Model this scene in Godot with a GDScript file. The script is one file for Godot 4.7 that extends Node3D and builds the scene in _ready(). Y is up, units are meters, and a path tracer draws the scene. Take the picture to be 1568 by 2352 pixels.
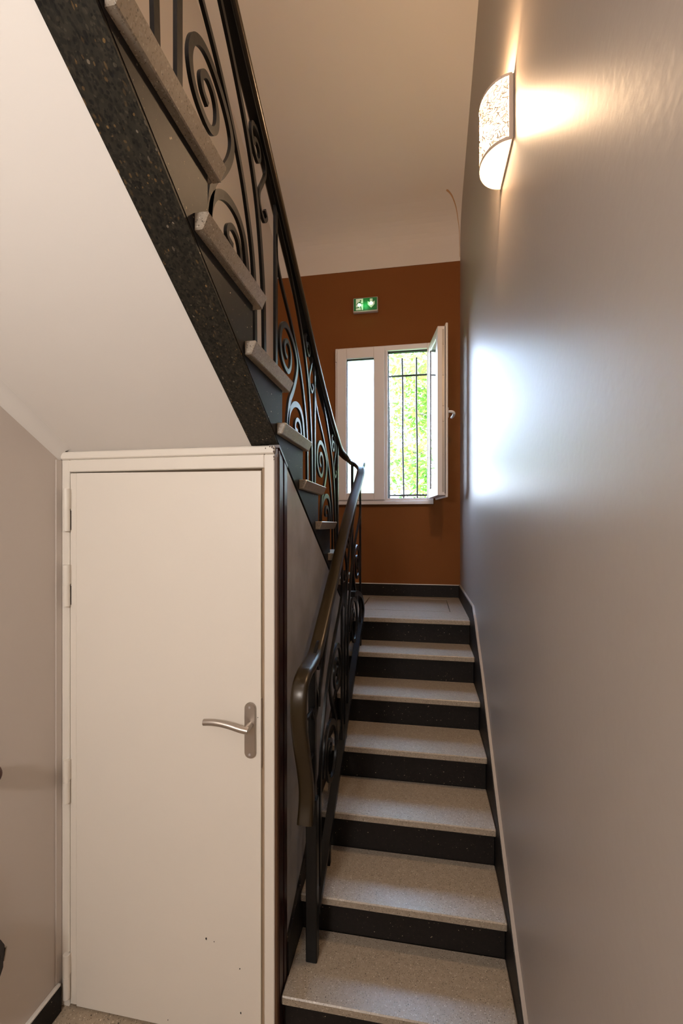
extends Node3D

const XR := 0.331      # face of the right wall
const XL := -1.339     # face of the left wall
const ZB := -4.044     # face of the window wall
const LAND := 1.184    # half landing
var M := {}
var rng := RandomNumberGenerator.new()
var used := {}

# ------------------------------------------------------------------ naming
func numbered(called: String, parent: Node) -> String:
	var key := str(parent.get_instance_id()) + called
	var n: int = used.get(key, 0)
	used[key] = n + 1
	return called if n == 0 else "%s_%03d" % [called, n]

func put(o: Node, called: String, parent: Node) -> Node:
	o.name = numbered(called, parent)
	parent.add_child(o, true)
	return o

func tag(o: Node, label: String, category: String, group := "", kind := "") -> Node:
	o.set_meta("label", label)
	o.set_meta("category", category)
	if group != "":
		o.set_meta("group", group)
	if kind != "":
		o.set_meta("kind", kind)
	return o

func thing(called: String, label: String, category: String, at := Vector3.ZERO, kind := "") -> Node3D:
	var o := Node3D.new()
	put(o, called, self)
	o.position = at
	tag(o, label, category, "", kind)
	return o

func build(st: SurfaceTool, called: String, mat: Material, parent: Node = null) -> MeshInstance3D:
	var o := MeshInstance3D.new()
	o.mesh = st.commit()
	o.material_override = null
	o.mesh.surface_set_material(0, mat)
	o.cast_shadow = GeometryInstance3D.SHADOW_CASTING_SETTING_ON
	put(o, called, parent if parent else self)
	return o

# ------------------------------------------------------------------ mesh helpers
func mb() -> SurfaceTool:
	var st := SurfaceTool.new()
	st.begin(Mesh.PRIMITIVE_TRIANGLES)
	return st

func tri(st: SurfaceTool, a: Vector3, b: Vector3, c: Vector3, na: Vector3, nb: Vector3, nc: Vector3) -> void:
	var g := (b - a).cross(c - a)
	if g.length_squared() < 1e-18:
		return
	if g.dot(na + nb + nc) > 0.0:
		var t := b
		b = c
		c = t
		t = nb
		nb = nc
		nc = t
	st.set_normal(na)
	st.add_vertex(a)
	st.set_normal(nb)
	st.add_vertex(b)
	st.set_normal(nc)
	st.add_vertex(c)

func quad(st: SurfaceTool, a: Vector3, b: Vector3, c: Vector3, d: Vector3, n: Vector3) -> void:
	tri(st, a, b, c, n, n, n)
	tri(st, a, c, d, n, n, n)

func quadn(st: SurfaceTool, a: Vector3, b: Vector3, c: Vector3, d: Vector3, na: Vector3, nb: Vector3, nc: Vector3, nd: Vector3) -> void:
	tri(st, a, b, c, na, nb, nc)
	tri(st, a, c, d, na, nc, nd)

# chamfered box from corner a to corner b
func bx(st: SurfaceTool, a: Vector3, b: Vector3, ch := 0.0, xf := Transform3D.IDENTITY) -> void:
	var lo := Vector3(minf(a.x, b.x), minf(a.y, b.y), minf(a.z, b.z))
	var hi := Vector3(maxf(a.x, b.x), maxf(a.y, b.y), maxf(a.z, b.z))
	var c := (lo + hi) / 2.0
	var h := (hi - lo) / 2.0
	ch = minf(ch, minf(h.x, minf(h.y, h.z)) * 0.9)
	var P := func(sx: float, sy: float, sz: float, ax: int) -> Vector3:
		var v := Vector3(sx * (h.x - (0.0 if ax == 0 else ch)), sy * (h.y - (0.0 if ax == 1 else ch)), sz * (h.z - (0.0 if ax == 2 else ch)))
		return xf * (c + v)
	var N := func(v: Vector3) -> Vector3:
		return (xf.basis * v).normalized()
	for s in [-1.0, 1.0]:
		quad(st, P.call(s, -1, -1, 0), P.call(s, 1, -1, 0), P.call(s, 1, 1, 0), P.call(s, -1, 1, 0), N.call(Vector3(s, 0, 0)))
		quad(st, P.call(-1, s, -1, 1), P.call(1, s, -1, 1), P.call(1, s, 1, 1), P.call(-1, s, 1, 1), N.call(Vector3(0, s, 0)))
		quad(st, P.call(-1, -1, s, 2), P.call(1, -1, s, 2), P.call(1, 1, s, 2), P.call(-1, 1, s, 2), N.call(Vector3(0, 0, s)))
	if ch <= 0.0:
		return
	for s in [-1.0, 1.0]:
		for t in [-1.0, 1.0]:
			quad(st, P.call(s, t, -1, 0), P.call(s, t, 1, 0), P.call(s, t, 1, 1), P.call(s, t, -1, 1), N.call(Vector3(s, t, 0)))
			quad(st, P.call(s, -1, t, 0), P.call(s, 1, t, 0), P.call(s, 1, t, 2), P.call(s, -1, t, 2), N.call(Vector3(s, 0, t)))
			quad(st, P.call(-1, s, t, 1), P.call(1, s, t, 1), P.call(1, s, t, 2), P.call(-1, s, t, 2), N.call(Vector3(0, s, t)))
			for u in [-1.0, 1.0]:
				var n: Vector3 = N.call(Vector3(s, t, u))
				tri(st, P.call(s, t, u, 0), P.call(s, t, u, 1), P.call(s, t, u, 2), n, n, n)

# polygon of (z, y) points extruded along x
func prism_x(st: SurfaceTool, poly: PackedVector2Array, x0: float, x1: float) -> void:
	prism(st, poly, func(p: Vector2, d: float) -> Vector3: return Vector3(d, p.y, p.x), x0, x1)

# polygon of (x, y) points extruded along z
func prism_z(st: SurfaceTool, poly: PackedVector2Array, z0: float, z1: float) -> void:
	prism(st, poly, func(p: Vector2, d: float) -> Vector3: return Vector3(p.x, p.y, d), z0, z1)

func prism(st: SurfaceTool, poly: PackedVector2Array, where: Callable, d0: float, d1: float) -> void:
	var idx := Geometry2D.triangulate_polygon(poly)
	var o: Vector3 = where.call(Vector2.ZERO, 0.0)
	var ax: Vector3 = (where.call(Vector2.ZERO, 1.0) - o).normalized()
	var lo := minf(d0, d1)
	var hi := maxf(d0, d1)
	for e in [[lo, -1.0], [hi, 1.0]]:
		for i in range(0, idx.size(), 3):
			var n: Vector3 = ax * e[1]
			tri(st, where.call(poly[idx[i]], e[0]), where.call(poly[idx[i + 1]], e[0]), where.call(poly[idx[i + 2]], e[0]), n, n, n)
	var area := 0.0
	for i in poly.size():
		area += poly[i].cross(poly[(i + 1) % poly.size()])
	var sg := 1.0 if area > 0.0 else -1.0
	for i in poly.size():
		var a := poly[i]
		var b := poly[(i + 1) % poly.size()]
		var t := b - a
		if t.length() < 1e-6:
			continue
		var n2 := Vector2(t.y, -t.x).normalized() * sg
		var n3: Vector3 = (where.call(n2, 0.0) - o).normalized()
		quad(st, where.call(a, lo), where.call(b, lo), where.call(b, hi), where.call(a, hi), n3)

func pv(list: Array) -> PackedVector2Array:
	var r := PackedVector2Array()
	for p in list:
		r.append(p)
	return r

# Catmull-Rom through 2D points
func smooth2(p: Array, steps := 5) -> Array:
	var out := []
	for i in p.size() - 1:
		var a: Vector2 = p[maxi(i - 1, 0)]
		var b: Vector2 = p[i]
		var c: Vector2 = p[i + 1]
		var d: Vector2 = p[mini(i + 2, p.size() - 1)]
		for k in steps:
			out.append(b.cubic_interpolate(c, a, d, float(k) / steps))
	out.append(p[-1])
	return out

func smooth3(p: Array, steps := 5) -> Array:
	var out := []
	for i in p.size() - 1:
		var a: Vector3 = p[maxi(i - 1, 0)]
		var b: Vector3 = p[i]
		var c: Vector3 = p[i + 1]
		var d: Vector3 = p[mini(i + 2, p.size() - 1)]
		for k in steps:
			out.append(b.cubic_interpolate(c, a, d, float(k) / steps))
	out.append(p[-1])
	return out

# flat bar lying in a plane x = const, following (z, y) points
func flat_bar(st: SurfaceTool, p: Array, w0: float, w1: float, x0: float, x1: float) -> void:
	var n := p.size()
	var L := []
	var R := []
	var T := []
	for i in n:
		var t: Vector2 = (p[mini(i + 1, n - 1)] - p[maxi(i - 1, 0)]).normalized()
		var q := Vector2(-t.y, t.x)
		var f := float(i) / (n - 1)
		var w := lerpf(w0, w1, f) / 2.0
		L.append(p[i] + q * w)
		R.append(p[i] - q * w)
		T.append(q)
	var V := func(q: Vector2, x: float) -> Vector3: return Vector3(x, q.y, q.x)
	for i in n - 1:
		quad(st, V.call(L[i], x1), V.call(L[i + 1], x1), V.call(R[i + 1], x1), V.call(R[i], x1), Vector3(1, 0, 0))
		quad(st, V.call(L[i], x0), V.call(L[i + 1], x0), V.call(R[i + 1], x0), V.call(R[i], x0), Vector3(-1, 0, 0))
		var a: Vector3 = V.call(T[i], 0.0)
		var b: Vector3 = V.call(T[i + 1], 0.0)
		quadn(st, V.call(L[i], x0), V.call(L[i + 1], x0), V.call(L[i + 1], x1), V.call(L[i], x1), a, b, b, a)
		quadn(st, V.call(R[i], x0), V.call(R[i + 1], x0), V.call(R[i + 1], x1), V.call(R[i], x1), -a, -b, -b, -a)
	for e in [[0, -1.0], [n - 1, 1.0]]:
		var i: int = e[0]
		var q: Vector2 = T[i]
		var nn: Vector3 = V.call(Vector2(q.y, -q.x), 0.0) * e[1]
		quad(st, V.call(L[i], x0), V.call(R[i], x0), V.call(R[i], x1), V.call(L[i], x1), nn)

# profile (a across, b up) swept along 3D points; side gives the across direction at each point
func sweep(st: SurfaceTool, p: Array, prof: Array, sides: Array, scales := []) -> void:
	var n := p.size()
	var m := prof.size()
	var rings := []
	var norms := []
	for i in n:
		var t: Vector3 = (p[mini(i + 1, n - 1)] - p[maxi(i - 1, 0)]).normalized()
		var s: Vector3 = sides[i] if sides.size() == n else sides[0]
		s = (s - t * s.dot(t)).normalized()
		var u := s.cross(t).normalized()
		var sc: float = scales[i] if scales.size() == n else 1.0
		var ring := []
		var nr := []
		for j in m:
			var q: Vector2 = prof[j]
			ring.append(p[i] + (s * q.x + u * q.y) * sc)
			var tg: Vector2 = prof[(j + 1) % m] - prof[(j + m - 1) % m]
			var nn := Vector2(tg.y, -tg.x).normalized()
			if nn.dot(q) < 0.0:
				nn = -nn
			nr.append((s * nn.x + u * nn.y).normalized())
		rings.append(ring)
		norms.append(nr)
	for i in n - 1:
		for j in m:
			var k := (j + 1) % m
			quadn(st, rings[i][j], rings[i + 1][j], rings[i + 1][k], rings[i][k], norms[i][j], norms[i + 1][j], norms[i + 1][k], norms[i][k])
	for e in [[0, -1.0], [n - 1, 1.0]]:
		var i: int = e[0]
		var t: Vector3 = (p[mini(i + 1, n - 1)] - p[maxi(i - 1, 0)]).normalized() * e[1]
		for j in range(1, m - 1):
			tri(st, rings[i][0], rings[i][j], rings[i][j + 1], t, t, t)

func oval(rx: float, ry: float, m := 14, pw := 0.8) -> Array:
	var r := []
	for j in m:
		var a := TAU * j / m
		r.append(Vector2(signf(cos(a)) * pow(absf(cos(a)), pw) * rx, signf(sin(a)) * pow(absf(sin(a)), pw) * ry))
	return r

func rod(st: SurfaceTool, a: Vector3, b: Vector3, r: float, m := 12) -> void:
	var t := (b - a).normalized()
	var s := t.cross(Vector3.UP if absf(t.y) < 0.9 else Vector3.RIGHT).normalized()
	sweep(st, [a, b], oval(r, r, m, 1.0), [s])

# ------------------------------------------------------------------ textures and materials
func speckle(size: int, base: Color, kinds: Array, seed_: int, cloud := 0.0) -> ImageTexture:
	var im := Image.create(size, size, false, Image.FORMAT_RGB8)
	var r := RandomNumberGenerator.new()
	r.seed = seed_
	im.fill(base)
	if cloud > 0.0:
		var ns := FastNoiseLite.new()
		ns.seed = seed_
		ns.frequency = 0.02
		ns.fractal_octaves = 4
		var ni := ns.get_seamless_image(size, size)
		for y in size:
			for x in size:
				var v := 1.0 + (ni.get_pixel(x, y).r - 0.5) * 2.0 * cloud
				im.set_pixel(x, y, Color(base.r * v, base.g * v, base.b * v))
	for k in kinds:
		for i in int(k[1]):
			var cx := r.randi_range(0, size - 1)
			var cy := r.randi_range(0, size - 1)
			var ra := r.randf_range(k[2], k[3])
			var rb := ra * r.randf_range(0.45, 1.0)
			var an := r.randf() * PI
			var col: Color = k[0]
			var f := r.randf_range(0.75, 1.2)
			col = Color(col.r * f, col.g * f, col.b * f)
			var q := int(ceil(ra))
			for dy in range(-q, q + 1):
				for dx in range(-q, q + 1):
					var u := dx * cos(an) + dy * sin(an)
					var v := -dx * sin(an) + dy * cos(an)
					if u * u / (ra * ra) + v * v / (rb * rb) <= 1.0:
						im.set_pixel(posmod(cx + dx, size), posmod(cy + dy, size), col)
	return ImageTexture.create_from_image(im)

func noise_tex(size: int, freq: float, seed_: int, octaves := 4, stretch := Vector2(1, 1)) -> ImageTexture:
	var ns := FastNoiseLite.new()
	ns.seed = seed_
	ns.frequency = freq
	ns.fractal_octaves = octaves
	var im := ns.get_seamless_image(size, size)
	if stretch != Vector2(1, 1):
		im.resize(int(size * stretch.x), int(size * stretch.y), Image.INTERPOLATE_BILINEAR)
	return ImageTexture.create_from_image(im)

func tint_tex(size: int, freq: float, seed_: int, a: Color, b: Color, octaves := 5) -> ImageTexture:
	var ns := FastNoiseLite.new()
	ns.seed = seed_
	ns.frequency = freq
	ns.fractal_octaves = octaves
	var im := ns.get_seamless_image(size, size)
	var o := Image.create(size, size, false, Image.FORMAT_RGB8)
	for y in size:
		for x in size:
			o.set_pixel(x, y, a.lerp(b, clampf(im.get_pixel(x, y).r, 0, 1)))
	return ImageTexture.create_from_image(o)

func mat(called: String, col: Color, rough: float, metal := 0.0, tex: Texture2D = null, scale := 1.0) -> StandardMaterial3D:
	var m := StandardMaterial3D.new()
	m.resource_name = called
	m.albedo_color = col
	m.roughness = rough
	m.metallic = metal
	if tex:
		m.albedo_texture = tex
		m.uv1_triplanar = true
		m.uv1_world_triplanar = true
		m.uv1_scale = Vector3.ONE * scale
	return m

func relief(m: StandardMaterial3D, tex: Texture2D, depth_cm: float, scale := 1.0) -> void:
	m.heightmap_enabled = true
	m.heightmap_texture = tex
	m.heightmap_scale = depth_cm
	m.uv1_triplanar = true
	m.uv1_world_triplanar = true
	m.uv1_scale = Vector3.ONE * scale

func glow(called: String, col: Color, e: float) -> StandardMaterial3D:
	var m := mat(called, col, 0.6)
	m.emission_enabled = true
	m.emission = col
	m.emission_energy_multiplier = e
	return m

func make_materials() -> void:
	var pale := speckle(1024, Color(0.70, 0.645, 0.575), [[Color(0.60, 0.545, 0.47), 7400, 1.0, 3.4], [Color(0.77, 0.725, 0.665), 7400, 1.0, 3.6], [Color(0.42, 0.36, 0.30), 2000, 0.7, 2.0], [Color(0.20, 0.165, 0.14), 1000, 0.8, 2.6]], 3, 0.05)
	M.tread = mat("pale_terrazzo", Color(0.86, 0.85, 0.84), 0.36, 0.0, pale, 1.6)
	M.floor = mat("floor_terrazzo", Color(0.93, 0.90, 0.86), 0.5, 0.0, pale, 1.1)
	var dark := speckle(1024, Color(0.135, 0.12, 0.11), [[Color(0.17, 0.15, 0.135), 2600, 1.0, 3.0], [Color(0.10, 0.09, 0.085), 1800, 1.0, 3.0], [Color(0.46, 0.40, 0.32), 380, 0.8, 2.3], [Color(0.78, 0.70, 0.58), 150, 0.9, 3.2]], 5, 0.08)
	M.dark = mat("dark_terrazzo", Color.WHITE, 0.5, 0.0, dark, 1.7)
	M.dark.metallic_specular = 0.27
	M.string = mat("stringer_terrazzo", Color(0.9, 0.9, 0.9), 0.55, 0.0, dark, 1.3)
	M.string.metallic_specular = 0.31
	var band := speckle(1024, Color(0.165, 0.15, 0.12), [[Color(0.095, 0.085, 0.07), 4200, 3.0, 8.0], [Color(0.24, 0.215, 0.17), 2200, 2.0, 6.0], [Color(0.08, 0.07, 0.06), 2600, 2.0, 5.0], [Color(0.44, 0.34, 0.20), 420, 2.0, 5.5], [Color(0.52, 0.47, 0.40), 90, 2.0, 5.0]], 9, 0.2)
	M.band = mat("soffit_terrazzo", Color.WHITE, 0.6, 0.0, band, 1.7)
	M.band.metallic_specular = 0.3
	relief(M.band, noise_tex(512, 0.05, 4), 0.12, 1.7)
	M.white = mat("white_plaster", Color(0.885, 0.86, 0.83), 0.75)
	M.ceiling = mat("ceiling_plaster", Color(0.84, 0.80, 0.765), 0.85)
	M.door = mat("cream_gloss_paint", Color(0.90, 0.865, 0.815), 0.42)
	relief(M.door, noise_tex(512, 0.03, 12, 3), 0.02, 1.5)
	M.gap = mat("bare_wood", Color(0.66, 0.57, 0.47), 0.8)
	M.wall = mat("taupe_satin_paint", Color(0.60, 0.555, 0.515), 0.43)
	relief(M.wall, noise_tex(512, 0.035, 21, 3), 0.022, 1.6)
	M.wall.metallic_specular = 0.5
	M.walldull = mat("taupe_paint", Color(0.79, 0.745, 0.705), 0.5)
	M.spandrel = mat("grey_taupe_paint", Color(0.70, 0.69, 0.69), 0.45, 0.0, tint_tex(512, 0.012, 40, Color(0.84, 0.82, 0.80), Color(1, 1, 1)), 0.7)
	var cloth := tint_tex(1024, 0.22, 31, Color(0.42, 0.235, 0.07), Color(0.52, 0.305, 0.10), 3)
	M.brown = mat("brown_wallcovering", Color.WHITE, 0.9, 0.0, cloth, 1.3)
	relief(M.brown, noise_tex(512, 0.3, 33, 2), 0.05, 1.3)
	M.iron = mat("black_iron_paint", Color(0.038, 0.036, 0.035), 0.38)
	M.iron.metallic_specular = 0.38
	relief(M.iron, noise_tex(256, 0.04, 8, 3), 0.03, 3.0)
	M.rail = mat("bronze_handrail", Color(0.17, 0.125, 0.048), 0.30, 0.25)
	M.trim = mat("maroon_varnish", Color(0.17, 0.065, 0.06), 0.28)
	M.trim2 = mat("brown_varnish", Color(0.30, 0.19, 0.10), 0.5)
	M.steel = mat("brushed_steel", Color(0.70, 0.66, 0.62), 0.38, 0.9)
	M.pvc = mat("white_pvc", Color(0.86, 0.83, 0.82), 0.35)
	M.seal = mat("black_rubber_seal", Color(0.06, 0.06, 0.065), 0.7)
	M.glass = StandardMaterial3D.new()
	M.glass.resource_name = "clear_glass"
	M.glass.albedo_color = Color(0.9, 0.95, 0.97, 0.06)
	M.glass.roughness = 0.03
	M.glass.transparency = BaseMaterial3D.TRANSPARENCY_ALPHA
	M.frost = StandardMaterial3D.new()
	M.frost.resource_name = "frosted_glass"
	M.frost.albedo_color = Color(0.97, 0.98, 1.0, 0.04)
	M.frost.roughness = 0.5
	M.frost.refraction_enabled = true
	M.frost.refraction_scale = 0.03
	M.grille = mat("grille_iron", Color(0.10, 0.11, 0.12), 0.5)
	M.leaf = []
	for c in [Color(0.44, 0.57, 0.24), Color(0.54, 0.63, 0.30), Color(0.36, 0.51, 0.24), Color(0.64, 0.67, 0.34)]:
		var l := mat("green_leaf", c, 0.5)
		l.backlight_enabled = true
		l.backlight = Color(c.r * 0.8, c.g * 0.85, c.b * 0.6)
		M.leaf.append(l)
	M.bark = mat("bark", Color(0.42, 0.36, 0.32), 0.9)
	M.shade = mat("lamp_metal_shade", Color(0.80, 0.72, 0.64), 0.5)
	M.diffuser = glow("lamp_diffuser", Color(1.0, 0.92, 0.80), 1.7)
	M.signwhite = glow("sign_white", Color(0.86, 0.86, 0.80), 0.12)
	M.signgreen = glow("sign_green", Color(0.08, 0.42, 0.20), 0.10)
	M.led = glow("sign_led", Color(0.78, 1.0, 0.86), 3.0)
	M.casing = mat("sign_casing", Color(0.72, 0.68, 0.66), 0.5)
	M.chip = mat("bare_dark_metal_chip", Color(0.13, 0.11, 0.10), 0.8)
	M.fabric = mat("dark_brown_fabric", Color(0.13, 0.10, 0.085), 0.95)
	M.leather = mat("red_brown_leather", Color(0.30, 0.13, 0.08), 0.6)
	M.lampwhite = glow("ceiling_lamp_glow", Color(1.0, 0.93, 0.84), 3.0)
	M.ground = mat("grass_ground", Color(0.35, 0.45, 0.2), 0.95)
	M.outer = mat("outer_render", Color(0.8, 0.76, 0.7), 0.9)

# ------------------------------------------------------------------ scene
func _ready() -> void:
	rng.seed = 77
	var cam := Camera3D.new()
	cam.name = "camera"
	add_child(cam)
	cam.projection = Camera3D.PROJECTION_FRUSTUM
	cam.near = 0.05
	cam.far = 200.0
	cam.size = 2.0 * 0.05 * 1176.0 / 1037.35
	cam.frustum_offset = Vector2(0.0, 0.05 * 29.62 / 1037.35)
	cam.position = Vector3(0, 1.8144, 0)
	cam.rotation.y = 0.17521
	cam.current = true

	var we := WorldEnvironment.new()
	we.name = "environment"
	var env := Environment.new()
	env.background_mode = Environment.BG_SKY
	var sm := ProceduralSkyMaterial.new()
	sm.sky_top_color = Color(0.68, 0.82, 1.0)
	sm.sky_horizon_color = Color(0.905, 0.945, 1.0)
	sm.ground_bottom_color = Color(0.42, 0.44, 0.36)
	sm.ground_horizon_color = Color(0.72, 0.75, 0.70)
	sm.sky_curve = 0.25
	sm.sky_energy_multiplier = 5.1
	sm.ground_energy_multiplier = 2.5
	var sky := Sky.new()
	sky.sky_material = sm
	env.sky = sky
	env.tonemap_mode = Environment.TONE_MAPPER_LINEAR
	env.tonemap_exposure = 1.0
	env.sdfgi_enabled = true
	env.ssao_enabled = true
	env.ssil_enabled = true
	we.environment = env
	add_child(we)

	make_materials()
	shell()
	lower_flight()
	upper_flight()
	door()
	window()
	railing()
	sconce()
	exit_sign()
	hall_lamp(Vector3(-0.8, 2.45, 0.9), 0.5, "round opal pendant lamp in the entrance hall", 3.3, Color(1.0, 0.985, 0.975))
	hall_lamp(Vector3(-0.5, 5.35, 0.9), 0.2, "round opal pendant lamp over the upper corridor", 1.7, Color(1.0, 0.97, 0.97))
	bag()
	outside()

const SL := 0.589
func yb(z: float) -> float:      # underside of the upper flight
	return 2.042 + SL * (z + 1.582)

# lower flight: tread tops and nosing lines measured step by step
const TY := [0.169, 0.335, 0.513, 0.685, 0.853, 1.020, 1.184]
const TZ := [-1.515, -1.754, -2.009, -2.275, -2.541, -2.804, -3.065]
# upper flight
func uz(k: int) -> float:
	return -2.395 + 0.284 * (k - 4)
func uy(k: int) -> float:
	return 1.665 + 0.166 * (k - 3)

func structure(st: SurfaceTool, called: String, m: Material, label: String, category: String) -> MeshInstance3D:
	var o := build(st, called, m)
	tag(o, label, category, "", "structure")
	return o

func shell() -> void:
	var st := mb()
	bx(st, Vector3(XL - 0.2, -0.2, 3.2), Vector3(XR + 0.2, 0.0, -4.35))
	structure(st, "floor", M.floor, "beige terrazzo hall floor at the foot of the white door", "floor")
	st = mb()
	bx(st, Vector3(XR, -0.2, 3.2), Vector3(XR + 0.2, 6.2, -4.35))
	structure(st, "wall_right", M.wall, "long taupe satin wall with the lit sconce and window reflections", "wall")
	st = mb()
	bx(st, Vector3(XL - 0.2, -0.2, 3.2), Vector3(XL, 6.2, -4.35))
	structure(st, "wall_left", M.walldull, "taupe wall left of the white door and above the upper flight", "wall")
	# window wall: brown covering below, opening for the window, white above
	var Y1 := 4.11
	st = mb()
	bx(st, Vector3(XL, 0, ZB), Vector3(-0.748, Y1, -4.30))
	bx(st, Vector3(0.085, 0, ZB), Vector3(XR, Y1, -4.30))
	bx(st, Vector3(-0.748, 0, ZB), Vector3(0.085, 2.03, -4.30))
	bx(st, Vector3(-0.748, 3.39, ZB), Vector3(0.085, Y1, -4.10))
	bx(st, Vector3(-0.748, 3.50, -4.1), Vector3(0.085, Y1, -4.30))
	structure(st, "wall_back", M.brown, "brown textile covered wall around the landing window", "wall")
	st = mb()
	bx(st, Vector3(XL, 0, -4.305), Vector3(-0.748, 6.2, -4.36))
	bx(st, Vector3(0.085, 0, -4.305), Vector3(XR, 6.2, -4.36))
	bx(st, Vector3(-0.748, 0, -4.305), Vector3(0.085, 2.03, -4.36))
	bx(st, Vector3(-0.748, 3.50, -4.305), Vector3(0.085, 6.2, -4.36))
	structure(st, "wall_outer", M.outer, "outer face of the window wall behind the grille", "wall")
	# sloping ceiling with a cove where it meets the window wall
	st = mb()
	var prof := [Vector2(-4.044, 4.108), Vector2(-4.044, 4.26)]
	for i in 13:
		var a := i / 12.0
		prof.append(Vector2(-4.044, 4.26).bezier_interpolate(Vector2(-4.044, 4.42), Vector2(-3.90, 4.50), Vector2(-3.68, 4.575), a) if i > 0 else Vector2(-4.044, 4.262))
	prof.append(Vector2(-2.75, 4.91))
	prof.append(Vector2(-1.0, 5.55))
	prof.append(Vector2(3.0, 5.55))
	var poly := prof.duplicate()
	poly.append(Vector2(3.0, 5.75))
	poly.append(Vector2(-1.1, 5.75))
	poly.append(Vector2(-4.29, 4.75))
	poly.append(Vector2(-4.29, 4.112))
	prism_x(st, pv(poly), XL, XR)
	var ceil_ := structure(st, "ceiling", M.ceiling, "pale sloping ceiling with a rounded cove over the brown wall", "ceiling")
	# thin ochre plaster line along the cove beside the right wall
	st = mb()
	var arc := smooth3([Vector3(0.326, 4.144, -4.043), Vector3(0.326, 4.257, -4.043), Vector3(0.322, 4.356, -4.022), Vector3(0.304, 4.432, -3.963), Vector3(0.284, 4.481, -3.895), Vector3(0.252, 4.517, -3.826), Vector3(0.226, 4.533, -3.790), Vector3(0.200, 4.542, -3.767)], 4)
	var sc := []
	for i in arc.size():
		sc.append(0.25 + 1.1 * pow(float(i) / (arc.size() - 1), 2.0) * (1.0 if i < arc.size() - 1 else 0.2))
	sweep(st, arc, oval(0.006, 0.0025, 8, 1.0), [Vector3(1, 0, 0)], sc)
	build(st, "plaster_ridge", mat("ochre_plaster", Color(0.72, 0.56, 0.40), 0.9), ceil_).set_meta("label", "thin ochre plaster ridge curving up the cove")
	# upper floor slab over the hall, end walls
	st = mb()
	bx(st, Vector3(XL, 2.95, 3.0), Vector3(XR, 3.16, -0.123))
	structure(st, "floor_upper", M.white, "upper floor slab over the entrance hall", "floor")
	st = mb()
	bx(st, Vector3(XL, -0.2, 3.0), Vector3(XR, 6.2, 3.2))
	structure(st, "wall_front", M.walldull, "end wall of the entrance hall behind the viewer", "wall")
	# landing slab with its recessed hatch
	var hx0 := -0.45
	var hx1 := 0.207
	var hz0 := -3.92
	var hz1 := -3.355
	st = mb()
	bx(st, Vector3(XL, 1.02, -3.13), Vector3(hx0, LAND, ZB))
	bx(st, Vector3(hx1, 1.02, -3.13), Vector3(XR, LAND, ZB))
	bx(st, Vector3(hx0, 1.02, hz1), Vector3(hx1, LAND, -3.13))
	bx(st, Vector3(hx0, 1.02, hz0), Vector3(hx1, LAND, ZB))
	bx(st, Vector3(hx0, 1.02, hz0), Vector3(hx1, 1.14, hz1))
	structure(st, "floor_landing", M.tread, "pale terrazzo half landing under the window", "floor")
	st = mb()
	bx(st, Vector3(hx0 + 0.006, 1.1405, hz0 + 0.008), Vector3(hx1 - 0.004, LAND - 0.0005, hz1 - 0.010), 0.002)
	var ho := build(st, "floor_hatch", M.tread)
	tag(ho, "rectangular terrazzo hatch with thin dark joints in the landing floor", "hatch")
	# skirtings
	st = mb()
	bx(st, Vector3(-0.70, LAND, ZB), Vector3(XR, 1.288, ZB + 0.018), 0.003)
	var b0 := structure(st, "baseboard_back", M.dark, "dark terrazzo skirting under the brown wall on the landing", "baseboard")
	st = mb()
	bx(st, Vector3(-0.70, 1.288, ZB), Vector3(XR, 1.293, ZB + 0.014))
	build(st, "top_edge", M.white, b0)
	st = mb()
	var top := [Vector2(-4.026, 1.29), Vector2(-2.99, 1.29), Vector2(-2.86, 1.225), Vector2(-2.512, 0.985), Vector2(-2.113, 0.66), Vector2(-1.9, 0.50), Vector2(-1.65, 0.325), Vector2(-1.502, 0.235), Vector2(-1.36, 0.10), Vector2(0.6, 0.10)]
	var pl := top.duplicate()
	pl.append(Vector2(0.6, 0.0))
	pl.append(Vector2(-4.026, 0.0))
	prism_x(st, pv(pl), XR - 0.016, XR)
	var b1 := structure(st, "baseboard_right", M.dark, "dark sloping skirting following the steps along the right wall", "baseboard")
	st = mb()
	var pt := []
	for p in top:
		pt.append(p + Vector2(0, 0.004))
	flat_bar(st, pt, 0.008, 0.008, XR - 0.013, XR)
	build(st, "top_edge", M.wall, b1).set_meta("label", "pale painted top edge of the skirting")
	st = mb()
	bx(st, Vector3(XL, 0, -1.478), Vector3(XL + 0.018, 0.094, 2.9), 0.003)
	var b2 := structure(st, "baseboard_left", M.dark, "dark skirting at the foot of the left wall beside the door", "baseboard")
	st = mb()
	bx(st, Vector3(XL, 0.094, -1.478), Vector3(XL + 0.015, 0.104, 2.9), 0.002)
	build(st, "top_edge", M.white, b2).set_meta("label", "white painted top edge of the skirting")
	# spandrel wall under the upper flight
	st = mb()
	prism_x(st, pv([Vector2(-1.598, 0.0), Vector2(-1.598, yb(-1.598) - 0.001), Vector2(-3.015, yb(-3.015) - 0.001), Vector2(-3.129, 1.13), Vector2(-3.129, 0.0)]), -0.58, -0.49)
	structure(st, "wall_spandrel", M.spandrel, "grey taupe triangular wall under the upper flight beside the steps", "wall")
	st = mb()
	prism_x(st, pv([Vector2(-1.592, 0.0), Vector2(-1.592, 0.29), Vector2(-1.84, 0.415), Vector2(-2.02, 0.545), Vector2(-2.6, 0.915), Vector2(-3.0, 1.17), Vector2(-3.0, 0.0)]), -0.49, -0.478)
	structure(st, "baseboard_spandrel", M.dark, "dark skirting rising along the spandrel wall behind the railing", "baseboard")

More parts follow.
